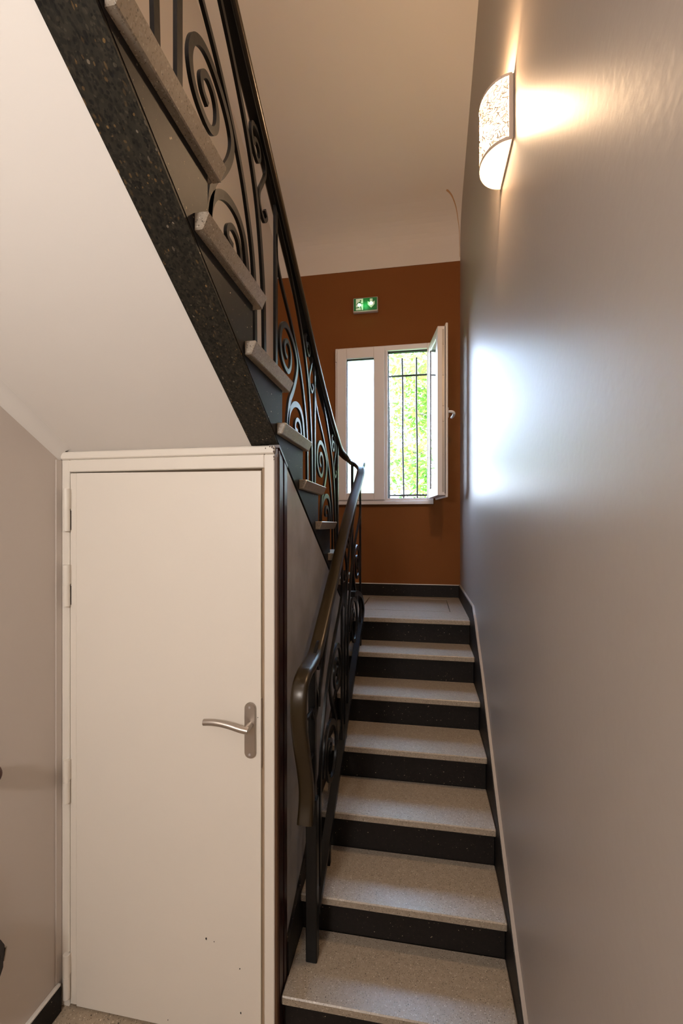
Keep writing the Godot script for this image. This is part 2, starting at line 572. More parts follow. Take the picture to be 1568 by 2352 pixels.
func lower_flight() -> void:
	var t := thing("stair_flight", "lower flight of pale terrazzo treads and dark speckled risers climbing to the landing", "staircase", Vector3(0, 0, -1.515))
	var o := Vector3(0, 0, 1.515)
	for k in 7:
		var zn: float = TZ[k]
		var zr := zn - 0.042
		var y: float = TY[k]
		var y0: float = TY[k - 1] if k > 0 else 0.0
		var back: float = TZ[k + 1] - 0.042 if k < 6 else -3.1299
		var xl := -0.478 if k > 0 else -0.481
		var st := mb()
		bx(st, Vector3(xl, y - 0.031, zn) + o, Vector3(XR - 0.017, y, back) + o, 0.004)
		build(st, "tread", M.tread, t)
		st = mb()
		bx(st, Vector3(xl, y0, zr) + o, Vector3(XR - 0.020, y - 0.031, zr - 0.02) + o)
		build(st, "riser", M.dark, t)
	# solid carriage under the steps
	var st2 := mb()
	var p := []
	for k in 7:
		p.append(Vector2(TZ[k] - 0.062 + 1.515, (TY[k - 1] - 0.031) if k > 0 else 0.0))
		p.append(Vector2(TZ[k] - 0.062 + 1.515, TY[k] - 0.031))
	p.append(Vector2(-3.129 + 1.515, TY[6] - 0.032))
	p.append(Vector2(-3.129 + 1.515, 0.0))
	prism_x(st2, pv(p), -0.476, XR - 0.021)
	build(st2, "carriage", M.dark, t)

func upper_flight() -> void:
	var base := Vector3(-0.49, LAND, -3.247)
	var t := thing("stair_flight", "upper flight seen from below with pale tread ends on a dark stringer", "staircase", base)
	var b2 := Vector2(-base.z, -base.y)
	var X := -base.x
	for k in range(1, 12):
		var y := uy(k)
		var z0 := uz(k) - 0.03
		var z1 := uz(k + 1)
		if k == 11:
			z1 = -0.13
		var st := mb()
		bx(st, Vector3(XL, y - 0.038, z0) - base, Vector3(-0.487, y, z1) - base, 0.004)
		# moulded return on the open end: undercut outer face
		var zz1 := z1 + (0.065 if k < 11 else 0.0)
		var prof := [Vector2(-0.487 + X, y - base.y), Vector2(-0.456 + X, y - base.y), Vector2(-0.453 + X, y - 0.004 - base.y), Vector2(-0.467 + X, y - 0.036 - base.y), Vector2(-0.470 + X, y - 0.038 - base.y), Vector2(-0.487 + X, y - 0.038 - base.y)]
		return_end(st, prof, z0 - base.z, zz1 - base.z)
		build(st, "tread", M.tread, t)
		st = mb()
		bx(st, Vector3(XL, y - 0.166, uz(k)) - base, Vector3(-0.50, y - 0.038, uz(k) + 0.02) - base)
		build(st, "riser", M.dark, t)
	# stringer: saw-toothed top, straight underside
	var poly := []
	for k in range(1, 12):
		poly.append(Vector2(uz(k), (uy(k - 1) if k > 1 else LAND) - (0.038 if k > 1 else 0.0)) + b2)
		poly.append(Vector2(uz(k), uy(k) - 0.038) + b2)
	poly.append(Vector2(-0.13, uy(11) - 0.038) + b2)
	poly.append(Vector2(-0.13, yb(-0.13) + 0.010) + b2)
	poly.append(Vector2(-3.02, yb(-3.02) + 0.010) + b2)
	poly.append(Vector2(-3.02, LAND) + b2)
	var st3 := mb()
	prism_x(st3, pv(poly), -0.585 + X, -0.487 + X)
	build(st3, "stringer", M.string, t)
	# speckled band on the underside of the stringer
	st3 = mb()
	prism_x(st3, pv([Vector2(-0.13, yb(-0.13)) + b2, Vector2(-0.13, yb(-0.13) + 0.012) + b2, Vector2(-1.50, yb(-1.50) + 0.012) + b2, Vector2(-1.50, yb(-1.50)) + b2]), -0.585 + X, -0.4885 + X)
	build(st3, "underside_band", M.band, t).set_meta("label", "dark speckled terrazzo band along the underside edge")
	# plastered underside
	st3 = mb()
	prism_x(st3, pv([Vector2(-0.13, yb(-0.13) + 0.003) + b2, Vector2(-0.13, yb(-0.13) + 0.12) + b2, Vector2(-3.0, yb(-3.0) + 0.12) + b2, Vector2(-3.0, yb(-3.0) + 0.003) + b2]), XL + X, -0.585 + X)
	build(st3, "soffit", M.white, t).set_meta("label", "white plastered sloping underside above the door")
	# small cove between soffit and left wall
	st3 = mb()
	var c := []
	for z in [-0.13, -1.492]:
		c.append(z)
	var pr := [Vector2(0, 0)]
	for i in 7:
		var a := PI / 2 * i / 6.0
		pr.append(Vector2(0.045 - 0.045 * sin(a), -0.045 + 0.045 * cos(a)) if false else Vector2(0.045 * (1.0 - sin(a)), -0.045 * (1.0 - cos(a))))
	var ra := []
	var rb := []
	for q in pr:
		ra.append(Vector3(XL + q.x, yb(-0.13) + 0.003 + q.y, -0.13) - base)
		rb.append(Vector3(XL + q.x, yb(-1.492) + 0.003 + q.y, -1.492) - base)
	for i in range(1, pr.size() - 1):
		var n := Vector3(0.7, -0.6, 0.35).normalized()
		quad(st3, ra[i], ra[i + 1], rb[i + 1], rb[i], n)
	quad(st3, ra[0], ra[1], rb[1], rb[0], Vector3(0, 1, -0.5).normalized())
	quad(st3, ra[0], ra[-1], rb[-1], rb[0], Vector3(-1, 0, 0))
	build(st3, "cove", M.white, t)

func return_end(st: SurfaceTool, prof: Array, z0: float, z1: float) -> void:
	# straight moulding with a small chamfer at the two ends
	var cx := 0.0
	var cy := 0.0
	for p in prof:
		cx += p.x / prof.size()
		cy += p.y / prof.size()
	var ins := []
	for p in prof:
		ins.append(Vector2(p.x + signf(cx - p.x) * 0.003, p.y + signf(cy - p.y) * 0.003))
	prism_z(st, pv(prof), z0 + 0.004, z1 - 0.004)
	for e in [[z0, z0 + 0.004, -1.0], [z1, z1 - 0.004, 1.0]]:
		for i in prof.size():
			var j := (i + 1) % prof.size()
			var a: Vector2 = prof[i]
			var b: Vector2 = prof[j]
			var m := (a + b) / 2.0 - Vector2(cx, cy)
			quad(st, Vector3(a.x, a.y, e[1]), Vector3(b.x, b.y, e[1]), Vector3(ins[j].x, ins[j].y, e[0]), Vector3(ins[i].x, ins[i].y, e[0]), Vector3(m.x, m.y, 0.02 * e[2]).normalized())
		var idx := Geometry2D.triangulate_polygon(pv(ins))
		for i in range(0, idx.size(), 3):
			var n := Vector3(0, 0, e[2])
			tri(st, Vector3(ins[idx[i]].x, ins[idx[i]].y, e[0]), Vector3(ins[idx[i + 1]].x, ins[idx[i + 1]].y, e[0]), Vector3(ins[idx[i + 2]].x, ins[idx[i + 2]].y, e[0]), n, n, n)

func door() -> void:
	var zf := -1.495
	var d := thing("door_1", "flat cream painted cupboard door under the stairs with a steel lever handle", "door", Vector3(-0.92, 0, zf), "structure")
	var o := Vector3(0.92, 0, -zf)
	var st := mb()
	bx(st, Vector3(XL + 0.0005, 0, zf) + o, Vector3(-1.3045, 2.06, zf - 0.09) + o, 0.003)
	bx(st, Vector3(-0.537, 0, zf) + o, Vector3(-0.4995, 2.06, zf - 0.09) + o, 0.003)
	bx(st, Vector3(-1.3045, 2.013, zf) + o, Vector3(-0.537, 2.06, zf - 0.09) + o, 0.003)
	build(st, "frame", M.door, d)
	st = mb()
	bx(st, Vector3(XL, 2.0602, zf + 0.006) + o, Vector3(-0.4975, 2.0885, zf - 0.09) + o, 0.004)
	build(st, "head_lath", M.door, d)
	st = mb()
	bx(st, Vector3(XL, 0.105, zf + 0.0005) + o, Vector3(XL + 0.005, 2.058, zf + 0.030) + o, 0.002)
	build(st, "edge_bead", M.walldull, d)
	st = mb()
	bx(st, Vector3(-1.3045, 0.0, zf - 0.042) + o, Vector3(-1.28, 2.013, zf - 0.09) + o)
	bx(st, Vector3(-0.5485, 0.0, zf - 0.012) + o, Vector3(-0.537, 2.013, zf - 0.042) + o)
	bx(st, Vector3(-0.58, 0.0, zf - 0.042) + o, Vector3(-0.537, 2.013, zf - 0.09) + o)
	bx(st, Vector3(-1.28, 1.975, zf - 0.042) + o, Vector3(-0.58, 2.013, zf - 0.09) + o)
	build(st, "rebate", M.gap, d).set_meta("label", "bare wood rebate seen in the gap round the leaf")
	# leaf, with the lipping strip on the hinge side; the top edge runs a little out of level
	st = mb()
	var pl := pv([Vector2(-1.273, 0.010), Vector2(-0.549, 0.004), Vector2(-0.549, 2.002), Vector2(-1.273, 2.0085)])
	for i in pl.size():
		pl[i] += Vector2(0.92, 0)
	prism_z(st, pl, zf - 0.040 - zf, 0.0)
	build(st, "leaf", M.door, d)
	st = mb()
	bx(st, Vector3(-1.302, 0.012, zf - 0.001) + o, Vector3(-1.2745, 2.0088, zf - 0.04) + o, 0.002)
	build(st, "lipping", M.door, d)
	st = mb()
	bx(st, Vector3(-0.549, 0.97, zf - 0.001) + o, Vector3(-0.5465, 1.21, zf - 0.0118) + o, 0.0005)
	build(st, "lock_plate", M.steel, d).set_meta("label", "steel lock plate on the leaf edge")
	# hinges: two knuckles and a washer each
	for h in [[1.95, 1.791], [1.665, 1.51], [0.935, 0.776], [0.208, 0.045]]:
		var ym: float = (h[0] + h[1]) / 2.0
		var hg := mb()
		rod(hg, Vector3(-1.307, ym + 0.004, zf + 0.010) + o, Vector3(-1.307, h[0], zf + 0.010) + o, 0.0122, 18)
		rod(hg, Vector3(-1.307, h[1], zf + 0.010) + o, Vector3(-1.307, ym - 0.003, zf + 0.010) + o, 0.0117, 18)
		rod(hg, Vector3(-1.307, ym - 0.003, zf + 0.010) + o, Vector3(-1.307, ym + 0.004, zf + 0.010) + o, 0.0108, 18)
		bx(hg, Vector3(-1.307, ym + 0.004, zf - 0.0008) + o, Vector3(-1.297, h[0], zf + 0.004) + o, 0.001)
		var hm := build(hg, "hinge", M.door, d)
		if h[0] > 1.0:
			hg = mb()
			bx(hg, Vector3(-1.2995, h[1] + 0.004, zf - 0.02) + o, Vector3(-1.2965, ym - 0.002, zf - 0.0003) + o, 0.0005)
			build(hg, "notch", M.chip, hm).set_meta("label", "dark open slot beside the hinge knuckle")
	# handle: long plate, two screws, bent lever
	st = mb()
	var pp := PackedVector2Array()
	for i in 33:
		var a := PI * i / 32.0
		pp.append(Vector2(-0.5725 + 0.0205 * cos(a) + 0.92 - 0.0135, 1.1765 + 0.0205 * sin(a)))
	for i in 33:
		var a := PI + PI * i / 32.0
		pp.append(Vector2(-0.5725 + 0.0205 * cos(a) + 0.92 - 0.0135, 1.0235 + 0.0205 * sin(a)))
	prism_z(st, pp, 0.0, 0.006)
	var pp2 := PackedVector2Array()
	for q in pp:
		pp2.append(Vector2(0.334 + (q.x - 0.334) * 0.88, 1.10 + (q.y - 1.10) * 0.975))
	prism_z(st, pp2, 0.006, 0.0078)
	var hd := build(st, "handle", M.steel, d)
	hd.set_meta("label", "brushed steel lever handle on a long rounded plate")
	st = mb()
	var lv := smooth3([Vector3(0.336, 1.121, 0.006), Vector3(0.336, 1.121, 0.030), Vector3(0.334, 1.120, 0.049)], 4)
	sweep(st, lv, oval(0.0108, 0.0108, 16, 1.0), [Vector3(0, 1, 0)])
	var lv2 := smooth3([Vector3(0.343, 1.118, 0.050), Vector3(0.315, 1.1235, 0.052), Vector3(0.27, 1.1345, 0.053), Vector3(0.225, 1.140, 0.053), Vector3(0.185, 1.1375, 0.052)], 5)
	sweep(st, lv2, oval(0.0112, 0.0112, 16, 1.0), [Vector3(0, 1, 0)])
	build(st, "lever", M.steel, hd)
	for y in [1.181, 1.017]:
		st = mb()
		rod(st, Vector3(0.333, y, 0.0078), Vector3(0.333, y, 0.0095), 0.0042, 14)
		build(st, "screw", M.casing, hd)
	# paint chips low on the leaf
	for c in [[-0.752, 0.346, 0.0042], [-0.722, 0.34, 0.002], [-0.626, 0.26, 0.003], [-0.622, 0.106, 0.0038], [-0.632, 0.025, 0.003], [-0.90, 0.028, 0.0022], [-0.604, 1.155, 0.003], [-0.560, 1.145, 0.002]]:
		st = mb()
		var cp := PackedVector2Array()
		for i in 8:
			var a := TAU * i / 8.0
			cp.append(Vector2(c[0] + 0.92 + cos(a) * c[2] * rng.randf_range(0.45, 0.9), c[1] + sin(a) * c[2] * rng.randf_range(0.7, 1.4)))
		prism_z(st, cp, -0.0005, 0.0003)
		build(st, "paint_chip", M.chip, d)
	# flaked paint at the top right corner of the frame
	for c in [[-0.502, 2.050, 0.004], [-0.5015, 2.040, 0.003], [-0.5005, 2.066, 0.0045], [-0.506, 2.083, 0.005], [-0.514, 2.085, 0.0035], [-0.501, 2.078, 0.004], [-0.53, 2.079, 0.003]]:
		st = mb()
		var fp := PackedVector2Array()
		for i in 8:
			var a := TAU * i / 8.0
			fp.append(Vector2(c[0] + 0.92 + cos(a) * c[2] * rng.randf_range(0.4, 0.8), c[1] + sin(a) * c[2] * rng.randf_range(0.6, 1.3)))
		prism_z(st, fp, 0.0, 0.0065 if c[1] > 2.0602 else 0.0006)
		build(st, "paint_flake", M.trim2, d)
	# varnished corner moulding between door frame and spandrel
	st = mb()
	var tp := func(z0: float, z1: float) -> PackedVector2Array:
		return pv([Vector2(z0, 0.0), Vector2(z0, yb(z0) - 0.012), Vector2(z1, yb(z1) - 0.012), Vector2(z1, 0.0)])
	prism_x(st, tp.call(-1.500, -1.594), -0.52, -0.4895)
	prism_x(st, tp.call(-1.510, -1.545), -0.52, -0.485)
	prism_x(st, tp.call(-1.558, -1.592), -0.52, -0.4835)
	rod(st, Vector3(-0.4895, 0, -1.5515), Vector3(-0.4895, yb(-1.5515) - 0.02, -1.5515), 0.0035, 10)
	var tr := structure(st, "trim_1", M.trim, "dark maroon varnished moulding at the corner beside the door", "trim")
	st = mb()
	bx(st, Vector3(-0.499, 0, -1.4955), Vector3(-0.4895, 2.05, -1.4995))
	bx(st, Vector3(-0.4945, 0, -1.4995), Vector3(-0.4875, 2.06, -1.5095), 0.001)
	build(st, "bare_edge", M.trim2, tr).set_meta("label", "worn brown edge strip next to the frame")
	st = mb()
	prism_x(st, pv([Vector2(-1.497, yb(-1.497) - 0.011), Vector2(-1.497, yb(-1.497) - 0.001), Vector2(-1.596, yb(-1.596) - 0.001), Vector2(-1.596, yb(-1.596) - 0.011)]), -0.52, -0.482)
	build(st, "cap", M.trim, tr)

func window() -> void:
	var w := thing("window_1", "white two leaf window with a frosted left pane and the right leaf open", "window", Vector3(-0.33, 2.0, -4.02), "structure")
	var o := -Vector3(-0.33, 2.0, -4.02)
	var zi := -4.018
	var st := mb()
	# outer frame
	bx(st, Vector3(-0.768, 2.028, zi) + o, Vector3(-0.735, 3.407, -4.09) + o, 0.003)
	bx(st, Vector3(0.050, 2.028, zi) + o, Vector3(0.103, 3.407, -4.09) + o, 0.003)
	bx(st, Vector3(-0.735, 3.362, zi) + o, Vector3(0.050, 3.407, -4.09) + o, 0.003)
	bx(st, Vector3(-0.735, 2.028, zi) + o, Vector3(0.050, 2.050, -4.09) + o, 0.003)
	bx(st, Vector3(-0.319, 2.045, zi) + o, Vector3(-0.296, 3.365, -4.09) + o, 0.003)
	build(st, "frame", M.pvc, w)
	st = mb()
	bx(st, Vector3(-0.768, 1.996, zi + 0.012) + o, Vector3(0.103, 2.0275, -4.044) + o, 0.003)
	build(st, "sill_strip", M.pvc, w)
	st = mb()
	bx(st, Vector3(-0.296, 2.050, -4.05) + o, Vector3(-0.289, 3.362, -4.085) + o)
	bx(st, Vector3(-0.289, 3.352, -4.05) + o, Vector3(0.050, 3.362, -4.085) + o)
	bx(st, Vector3(-0.289, 2.050, -4.06) + o, Vector3(0.050, 2.056, -4.085) + o)
	build(st, "seal", M.seal, w)
	# left leaf
	st = mb()
	var zs := zi + 0.016
	bx(st, Vector3(-0.752, 2.035, zs) + o, Vector3(-0.664, 3.397, -4.075) + o, 0.004)
	bx(st, Vector3(-0.418, 2.035, zs) + o, Vector3(-0.321, 3.397, -4.075) + o, 0.004)
	bx(st, Vector3(-0.664, 3.305, zs) + o, Vector3(-0.418, 3.397, -4.075) + o, 0.004)
	bx(st, Vector3(-0.664, 2.035, zs) + o, Vector3(-0.418, 2.100, -4.075) + o, 0.004)
	var fs := build(st, "sash", M.pvc, w)
	fs.set_meta("label", "closed left leaf with frosted glass")
	st = mb()
	bx(st, Vector3(-0.664, 3.297, -4.022) + o, Vector3(-0.418, 3.305, -4.05) + o)
	bx(st, Vector3(-0.664, 2.1, -4.022) + o, Vector3(-0.659, 3.297, -4.05) + o)
	build(st, "seal", M.seal, fs)
	st = mb()
	bx(st, Vector3(-0.664, 2.100, -4.036) + o, Vector3(-0.418, 3.305, -4.042) + o)
	build(st, "pane", M.frost, fs)
	for y in [3.33, 2.09]:
		st = mb()
		rod(st, Vector3(-0.758, y - 0.05, zs + 0.002) + o, Vector3(-0.758, y + 0.05, zs + 0.002) + o, 0.007, 12)
		build(st, "hinge", M.pvc, w)
	# open right leaf, hinged on the right and swung into the room
	var xf := Transform3D(Basis(Vector3.UP, deg_to_rad(-80.8)), Vector3(0.060, 0, -3.985) + o)
	st = mb()
	var W := 0.395
	for q in [[0.0, 0.075, 2.045, 3.365], [W - 0.075, W, 2.045, 3.365]]:
		bx(st, Vector3(q[0], q[2], 0.0), Vector3(q[1], q[3], -0.060), 0.004, xf)
	bx(st, Vector3(0.075, 3.290, 0.0), Vector3(W - 0.075, 3.365, -0.060), 0.004, xf)
	bx(st, Vector3(0.075, 2.045, 0.0), Vector3(W - 0.075, 2.120, -0.060), 0.004, xf)
	# overlapping flange on the room side
	for q in [[-0.012, 0.075, 2.030, 3.385], [W - 0.075, W + 0.016, 2.030, 3.385]]:
		bx(st, Vector3(q[0], q[2], -0.0605), Vector3(q[1], q[3], -0.078), 0.004, xf)
	bx(st, Vector3(0.075, 3.290, -0.0605), Vector3(W - 0.075, 3.385, -0.078), 0.004, xf)
	bx(st, Vector3(0.075, 2.030, -0.0605), Vector3(W - 0.075, 2.120, -0.078), 0.004, xf)
	var os := build(st, "sash", M.pvc, w)
	os.set_meta("label", "open right leaf swung into the room")
	st = mb()
	bx(st, Vector3(0.075, 2.120, -0.005), Vector3(W - 0.075, 3.290, -0.011), 0.0, xf)
	build(st, "pane", M.glass, os)
	st = mb()
	bx(st, Vector3(W - 0.001, 2.07, -0.036), Vector3(W + 0.0015, 3.34, -0.050), 0.0, xf)
	for y in [2.12, 2.36, 2.62, 2.74, 2.98, 3.22]:
		bx(st, Vector3(W, y, -0.038), Vector3(W + 0.007, y + 0.022, -0.048), 0.001, xf)
	build(st, "espagnolette", M.steel, os).set_meta("label", "steel locking strip along the leaf edge")
	st = mb()
	bx(st, Vector3(W - 0.004, 2.06, -0.056), Vector3(W + 0.003, 3.36, -0.0602), 0.0, xf)
	bx(st, Vector3(0.070, 2.117, 0.001), Vector3(0.076, 3.293, -0.004), 0.0, xf)
	build(st, "seal", M.seal, os)
	st = mb()
	bx(st, Vector3(W - 0.045, 2.655, -0.0781), Vector3(W - 0.018, 2.735, -0.090), 0.003, xf)
	var hl := smooth3([Vector3(W - 0.031, 2.705, -0.088), Vector3(W - 0.031, 2.705, -0.115), Vector3(W - 0.033, 2.698, -0.132), Vector3(W - 0.055, 2.690, -0.140), Vector3(W - 0.10, 2.684, -0.142), Vector3(W - 0.14, 2.684, -0.142)], 4)
	var hl2 := []
	for p in hl:
		hl2.append(xf * p)
	sweep(st, hl2, oval(0.010, 0.011, 12, 0.9), [Vector3.UP])
	build(st, "window_handle", M.pvc, os)
	# iron grille outside
	var g := thing("window_grille", "thin dark iron bars outside the open window leaf", "window grille", Vector3(-0.33, 2.084, -4.26))
	var go := -Vector3(-0.33, 2.084, -4.26)
	for x in [-0.706, -0.575, -0.44, -0.306, -0.177, -0.048, 0.078]:
		st = mb()
		var bp := []
		for i in 15:
			var f := i / 14.0
			bp.append(Vector3(x + 0.011 * (1.0 - f) * (1.0 if i < 14 else 1.0) + sin(f * 9.0 + x * 30.0) * 0.002, lerpf(2.06, 3.372, f), -4.26 + sin(f * 7.0 + x * 11.0) * 0.002) + go)
		sweep(st, bp, oval(0.008, 0.008, 8, 0.7), [Vector3(1, 0, 0)])
		build(st, "bar", M.grille, g)
	for y in [3.205, 2.09]:
		st = mb()
		bx(st, Vector3(-0.748, y - 0.009, -4.254) + go, Vector3(0.085, y + 0.009, -4.248) + go, 0.001)
		build(st, "cross_bar", M.grille, g)

# ------------------------------------------------------------------ balustrade
func tread_under(z: float) -> float:
	for k in range(11, 0, -1):
		if z >= uz(k) - 0.03:
			return uy(k)
	return LAND

func shift(p: Array, off: Vector2) -> Array:
	var r := []
	for q in p:
		r.append(q + off)
	return r

const UX0 := -0.592
const UX1 := -0.581

func railing() -> void:
	var base := Vector3(-0.407, 0.169, -1.66)
	var t := thing("stair_railing", "black scrolled iron balustrade with one bronze handrail turning at the landing", "railing", base)
	var o := Vector2(-base.z, -base.y)
	var B := [Vector2(-1.769, 3.002), Vector2(-1.781, 2.911), Vector2(-1.829, 2.852), Vector2(-1.892, 2.803), Vector2(-1.971, 2.747), Vector2(-2.050, 2.678), Vector2(-2.118, 2.605), Vector2(-2.175, 2.525), Vector2(-2.221, 2.434), Vector2(-2.253, 2.355), Vector2(-2.272, 2.275), Vector2(-2.282, 2.189)]
	var L := [Vector2(-1.545, 3.258), Vector2(-1.704, 3.161), Vector2(-1.817, 3.082), Vector2(-1.931, 2.996), Vector2(-2.022, 2.919), Vector2(-2.108, 2.837), Vector2(-2.187, 2.747), Vector2(-2.243, 2.667), Vector2(-2.295, 2.570), Vector2(-2.329, 2.468), Vector2(-2.357, 2.343), Vector2(-2.376, 2.218)]
	var S := [Vector2(-1.920, 2.550), Vector2(-1.890, 2.565), Vector2(-1.882, 2.595), Vector2(-1.911, 2.624), Vector2(-1.952, 2.617), Vector2(-1.977, 2.581), Vector2(-1.971, 2.528), Vector2(-1.933, 2.495), Vector2(-1.874, 2.507), Vector2(-1.835, 2.541), Vector2(-1.821, 2.594), Vector2(-1.840, 2.650), Vector2(-1.886, 2.684), Vector2(-1.942, 2.686), Vector2(-2.013, 2.658), Vector2(-2.065, 2.615), Vector2(-2.083, 2.567), Vector2(-2.062, 2.506), Vector2(-2.013, 2.434), Vector2(-1.959, 2.372), Vector2(-1.936, 2.309), Vector2(-1.925, 2.245), Vector2(-1.926, 2.19)]
	var Q := [Vector2(-2.215, 2.218), Vector2(-2.201, 2.286), Vector2(-2.175, 2.349), Vector2(-2.121, 2.383), Vector2(-2.045, 2.380), Vector2(-1.977, 2.343), Vector2(-1.938, 2.286), Vector2(-1.931, 2.224), Vector2(-1.954, 2.167), Vector2(-2.011, 2.127), Vector2(-2.079, 2.133), Vector2(-2.136, 2.184), Vector2(-2.153, 2.252), Vector2(-2.132, 2.304), Vector2(-2.088, 2.318), Vector2(-2.054, 2.298), Vector2(-2.050, 2.269), Vector2(-2.088, 2.261)]
	var s := [Vector2(-2.278, 2.736), Vector2(-2.270, 2.750), Vector2(-2.297, 2.764), Vector2(-2.325, 2.753), Vector2(-2.329, 2.724), Vector2(-2.304, 2.703), Vector2(-2.264, 2.724), Vector2(-2.246, 2.765), Vector2(-2.260, 2.798), Vector2(-2.323, 2.803), Vector2(-2.374, 2.764), Vector2(-2.390, 2.717), Vector2(-2.357, 2.656), Vector2(-2.325, 2.605), Vector2(-2.328, 2.563), Vector2(-2.374, 2.532), Vector2(-2.406, 2.561), Vector2(-2.385, 2.578)]
	var P := Vector2(-1.768, 3.13)
	var x0 := UX0 - base.x
	var x1 := UX1 - base.x
	var bar := func(pts: Array, called: String, w0: float, w1: float, a: float, b: float) -> void:
		var st := mb()
		flat_bar(st, pts, w0, w1, a, b)
		build(st, called, M.iron, t)
	# upper flight: four repeats of the panel, sliding down the slope
	for off in [Vector2(1.46, 0.85), Vector2(0.75, 0.43), Vector2(0, 0), Vector2(-0.68, -0.39)]:
		var u: Vector2 = o + off
		var zp: float = P.x + off.x
		bar.call([P + u, Vector2(zp, tread_under(zp)) + o], "baluster", 0.026, 0.026, x0, x1)
		var b2 := smooth2(shift(B, u), 5)
		b2.append(Vector2(-2.288 + off.x, tread_under(-2.288 + off.x)) + o)
		bar.call(b2, "baluster", 0.016, 0.024, x0, x1)
		var l2 := smooth2(shift(L, u), 5)
		l2.append(Vector2(-2.393 + off.x, tread_under(-2.393 + off.x)) + o)
		bar.call(l2, "baluster", 0.022, 0.024, x0, x1)
		if off.x < 1.0:
			bar.call(smooth2(shift(S, u), 6), "scroll", 0.017, 0.030, x0, x1)
			bar.call(smooth2(shift(Q, u), 6), "scroll", 0.030, 0.016, x0, x1)
			bar.call(smooth2(shift(s, u), 6), "small_scroll", 0.014, 0.014, x0, x1)
	# end bars of the upper part and the slim post in the turn
	bar.call([Vector2(-3.13, 2.40) + o, Vector2(-3.13, 1.345) + o], "newel_post", 0.03, 0.03, x0 - 0.008, x1 + 0.004)
	var st2 := mb()
	bx(st2, Vector3(-0.498, LAND, -3.215) - base, Vector3(-0.480, 2.262, -3.195) - base, 0.002)
	build(st2, "newel_post", M.iron, t)
	# lower flight: the same panel mirrored, held above a bottom rail
	var lx0 := -0.4065 - base.x
	var lx1 := -0.3955 - base.x
	var fl := func(p: Array, off: Vector2) -> Array:
		var r := []
		for q in p:
			r.append(Vector2(-4.748 - q.x, q.y - 1.01) + off + o)
		return r
	var brail := func(z: float) -> float: return 0.214 + 0.645 * (-1.515 - z)
	for off in [Vector2(0, 0), Vector2(0.70, -0.445)]:
		var ends := func(z: float) -> Vector2: return Vector2(z + off.x, brail.call(z + off.x)) + o
		bar.call([fl.call([P + Vector2(0, -0.01)], off)[0], ends.call(-2.98)], "baluster", 0.026, 0.026, lx0, lx1)
		var b2 := smooth2(fl.call(B, off), 5)
		b2.append(ends.call(-2.46))
		bar.call(b2, "baluster", 0.016, 0.024, lx0, lx1)
		var l2 := smooth2(fl.call(L, off), 5)
		if off.x > 0.5:
			l2 = l2.slice(0, 42)
		else:
			l2.append(ends.call(-2.355))
		bar.call(l2, "baluster", 0.022, 0.024, lx0, lx1)
		bar.call(smooth2(fl.call(S, off), 6), "scroll", 0.017, 0.027, lx0, lx1)
		bar.call(smooth2(fl.call(Q, off), 6), "scroll", 0.030, 0.016, lx0, lx1)
		bar.call(smooth2(fl.call(s, off), 6), "small_scroll", 0.014, 0.014, lx0, lx1)
	# bottom rail with its curl on the landing and short feet on the treads
	var br := [Vector2(-2.63, 1.405), Vector2(-2.76, 1.395), Vector2(-2.95, 1.345), Vector2(-3.06, 1.262), Vector2(-3.05, 1.205), Vector2(-2.92, 1.120)]
	for z in [-2.7, -2.4, -2.1, -1.8, -1.69]:
		br.append(Vector2(z, brail.call(z)))
	bar.call(smooth2(shift(br, o), 5), "bottom_rail", 0.03, 0.03, -0.419 - base.x, -0.384 - base.x)
	for f in [[-2.955, 5], [-2.36, 3], [-1.93, 1]]:
		st2 = mb()
		bx(st2, Vector3(-0.414, TY[f[0 + 1]], f[0] - 0.013) - base, Vector3(-0.390, brail.call(f[0]) - 0.005, f[0] + 0.013) - base, 0.002)
		build(st2, "foot", M.iron, t)
	st2 = mb()
	bx(st2, Vector3(-0.429, 0.169, -1.69) - base, Vector3(-0.386, 0.78, -1.648) - base, 0.003)
	bx(st2, Vector3(-0.421, 0.78, -1.685) - base, Vector3(-0.394, 1.27, -1.655) - base, 0.003)
	build(st2, "newel_post", M.iron, t)
	# under-rail straps
	var H := [Vector2(-0.35, 4.02), Vector2(-1.311, 3.428), Vector2(-1.772, 3.145), Vector2(-2.150, 2.906), Vector2(-2.497, 2.690), Vector2(-2.840, 2.510), Vector2(-3.000, 2.440)]
	bar.call(smooth2(shift(H, o + Vector2(0, -0.026)), 5), "top_strap", 0.012, 0.012, -0.602 - base.x, -0.571 - base.x)
	var H2 := [Vector2(-2.80, 2.035), Vector2(-2.513, 1.870), Vector2(-2.067, 1.560), Vector2(-1.80, 1.376)]
	bar.call(shift(H2, o + Vector2(0, -0.024)), "top_strap", 0.012, 0.012, -0.416 - base.x, -0.386 - base.x)
	# handrail: down the upper flight, round the turn, down the lower flight and over into the drop
	var path := []
	for q in H:
		path.append(Vector3(-0.585, q.y, q.x))
	for q in [Vector3(-0.583, 2.362, -3.19), Vector3(-0.557, 2.318, -3.285), Vector3(-0.51, 2.277, -3.295), Vector3(-0.455, 2.245, -3.215), Vector3(-0.414, 2.203, -3.10), Vector3(-0.405, 2.165, -3.03), Vector3(-0.405, 2.120, -2.96), Vector3(-0.405, 2.035, -2.81), Vector3(-0.405, 1.870, -2.513), Vector3(-0.405, 1.560, -2.067), Vector3(-0.405, 1.376, -1.80), Vector3(-0.405, 1.315, -1.70), Vector3(-0.405, 1.298, -1.60), Vector3(-0.405, 1.292, -1.54), Vector3(-0.405, 1.266, -1.487), Vector3(-0.405, 1.215, -1.465), Vector3(-0.405, 1.15, -1.470), Vector3(-0.405, 1.05, -1.503), Vector3(-0.405, 0.93, -1.553), Vector3(-0.405, 0.84, -1.572), Vector3(-0.405, 0.755, -1.548)]:
		path.append(q)
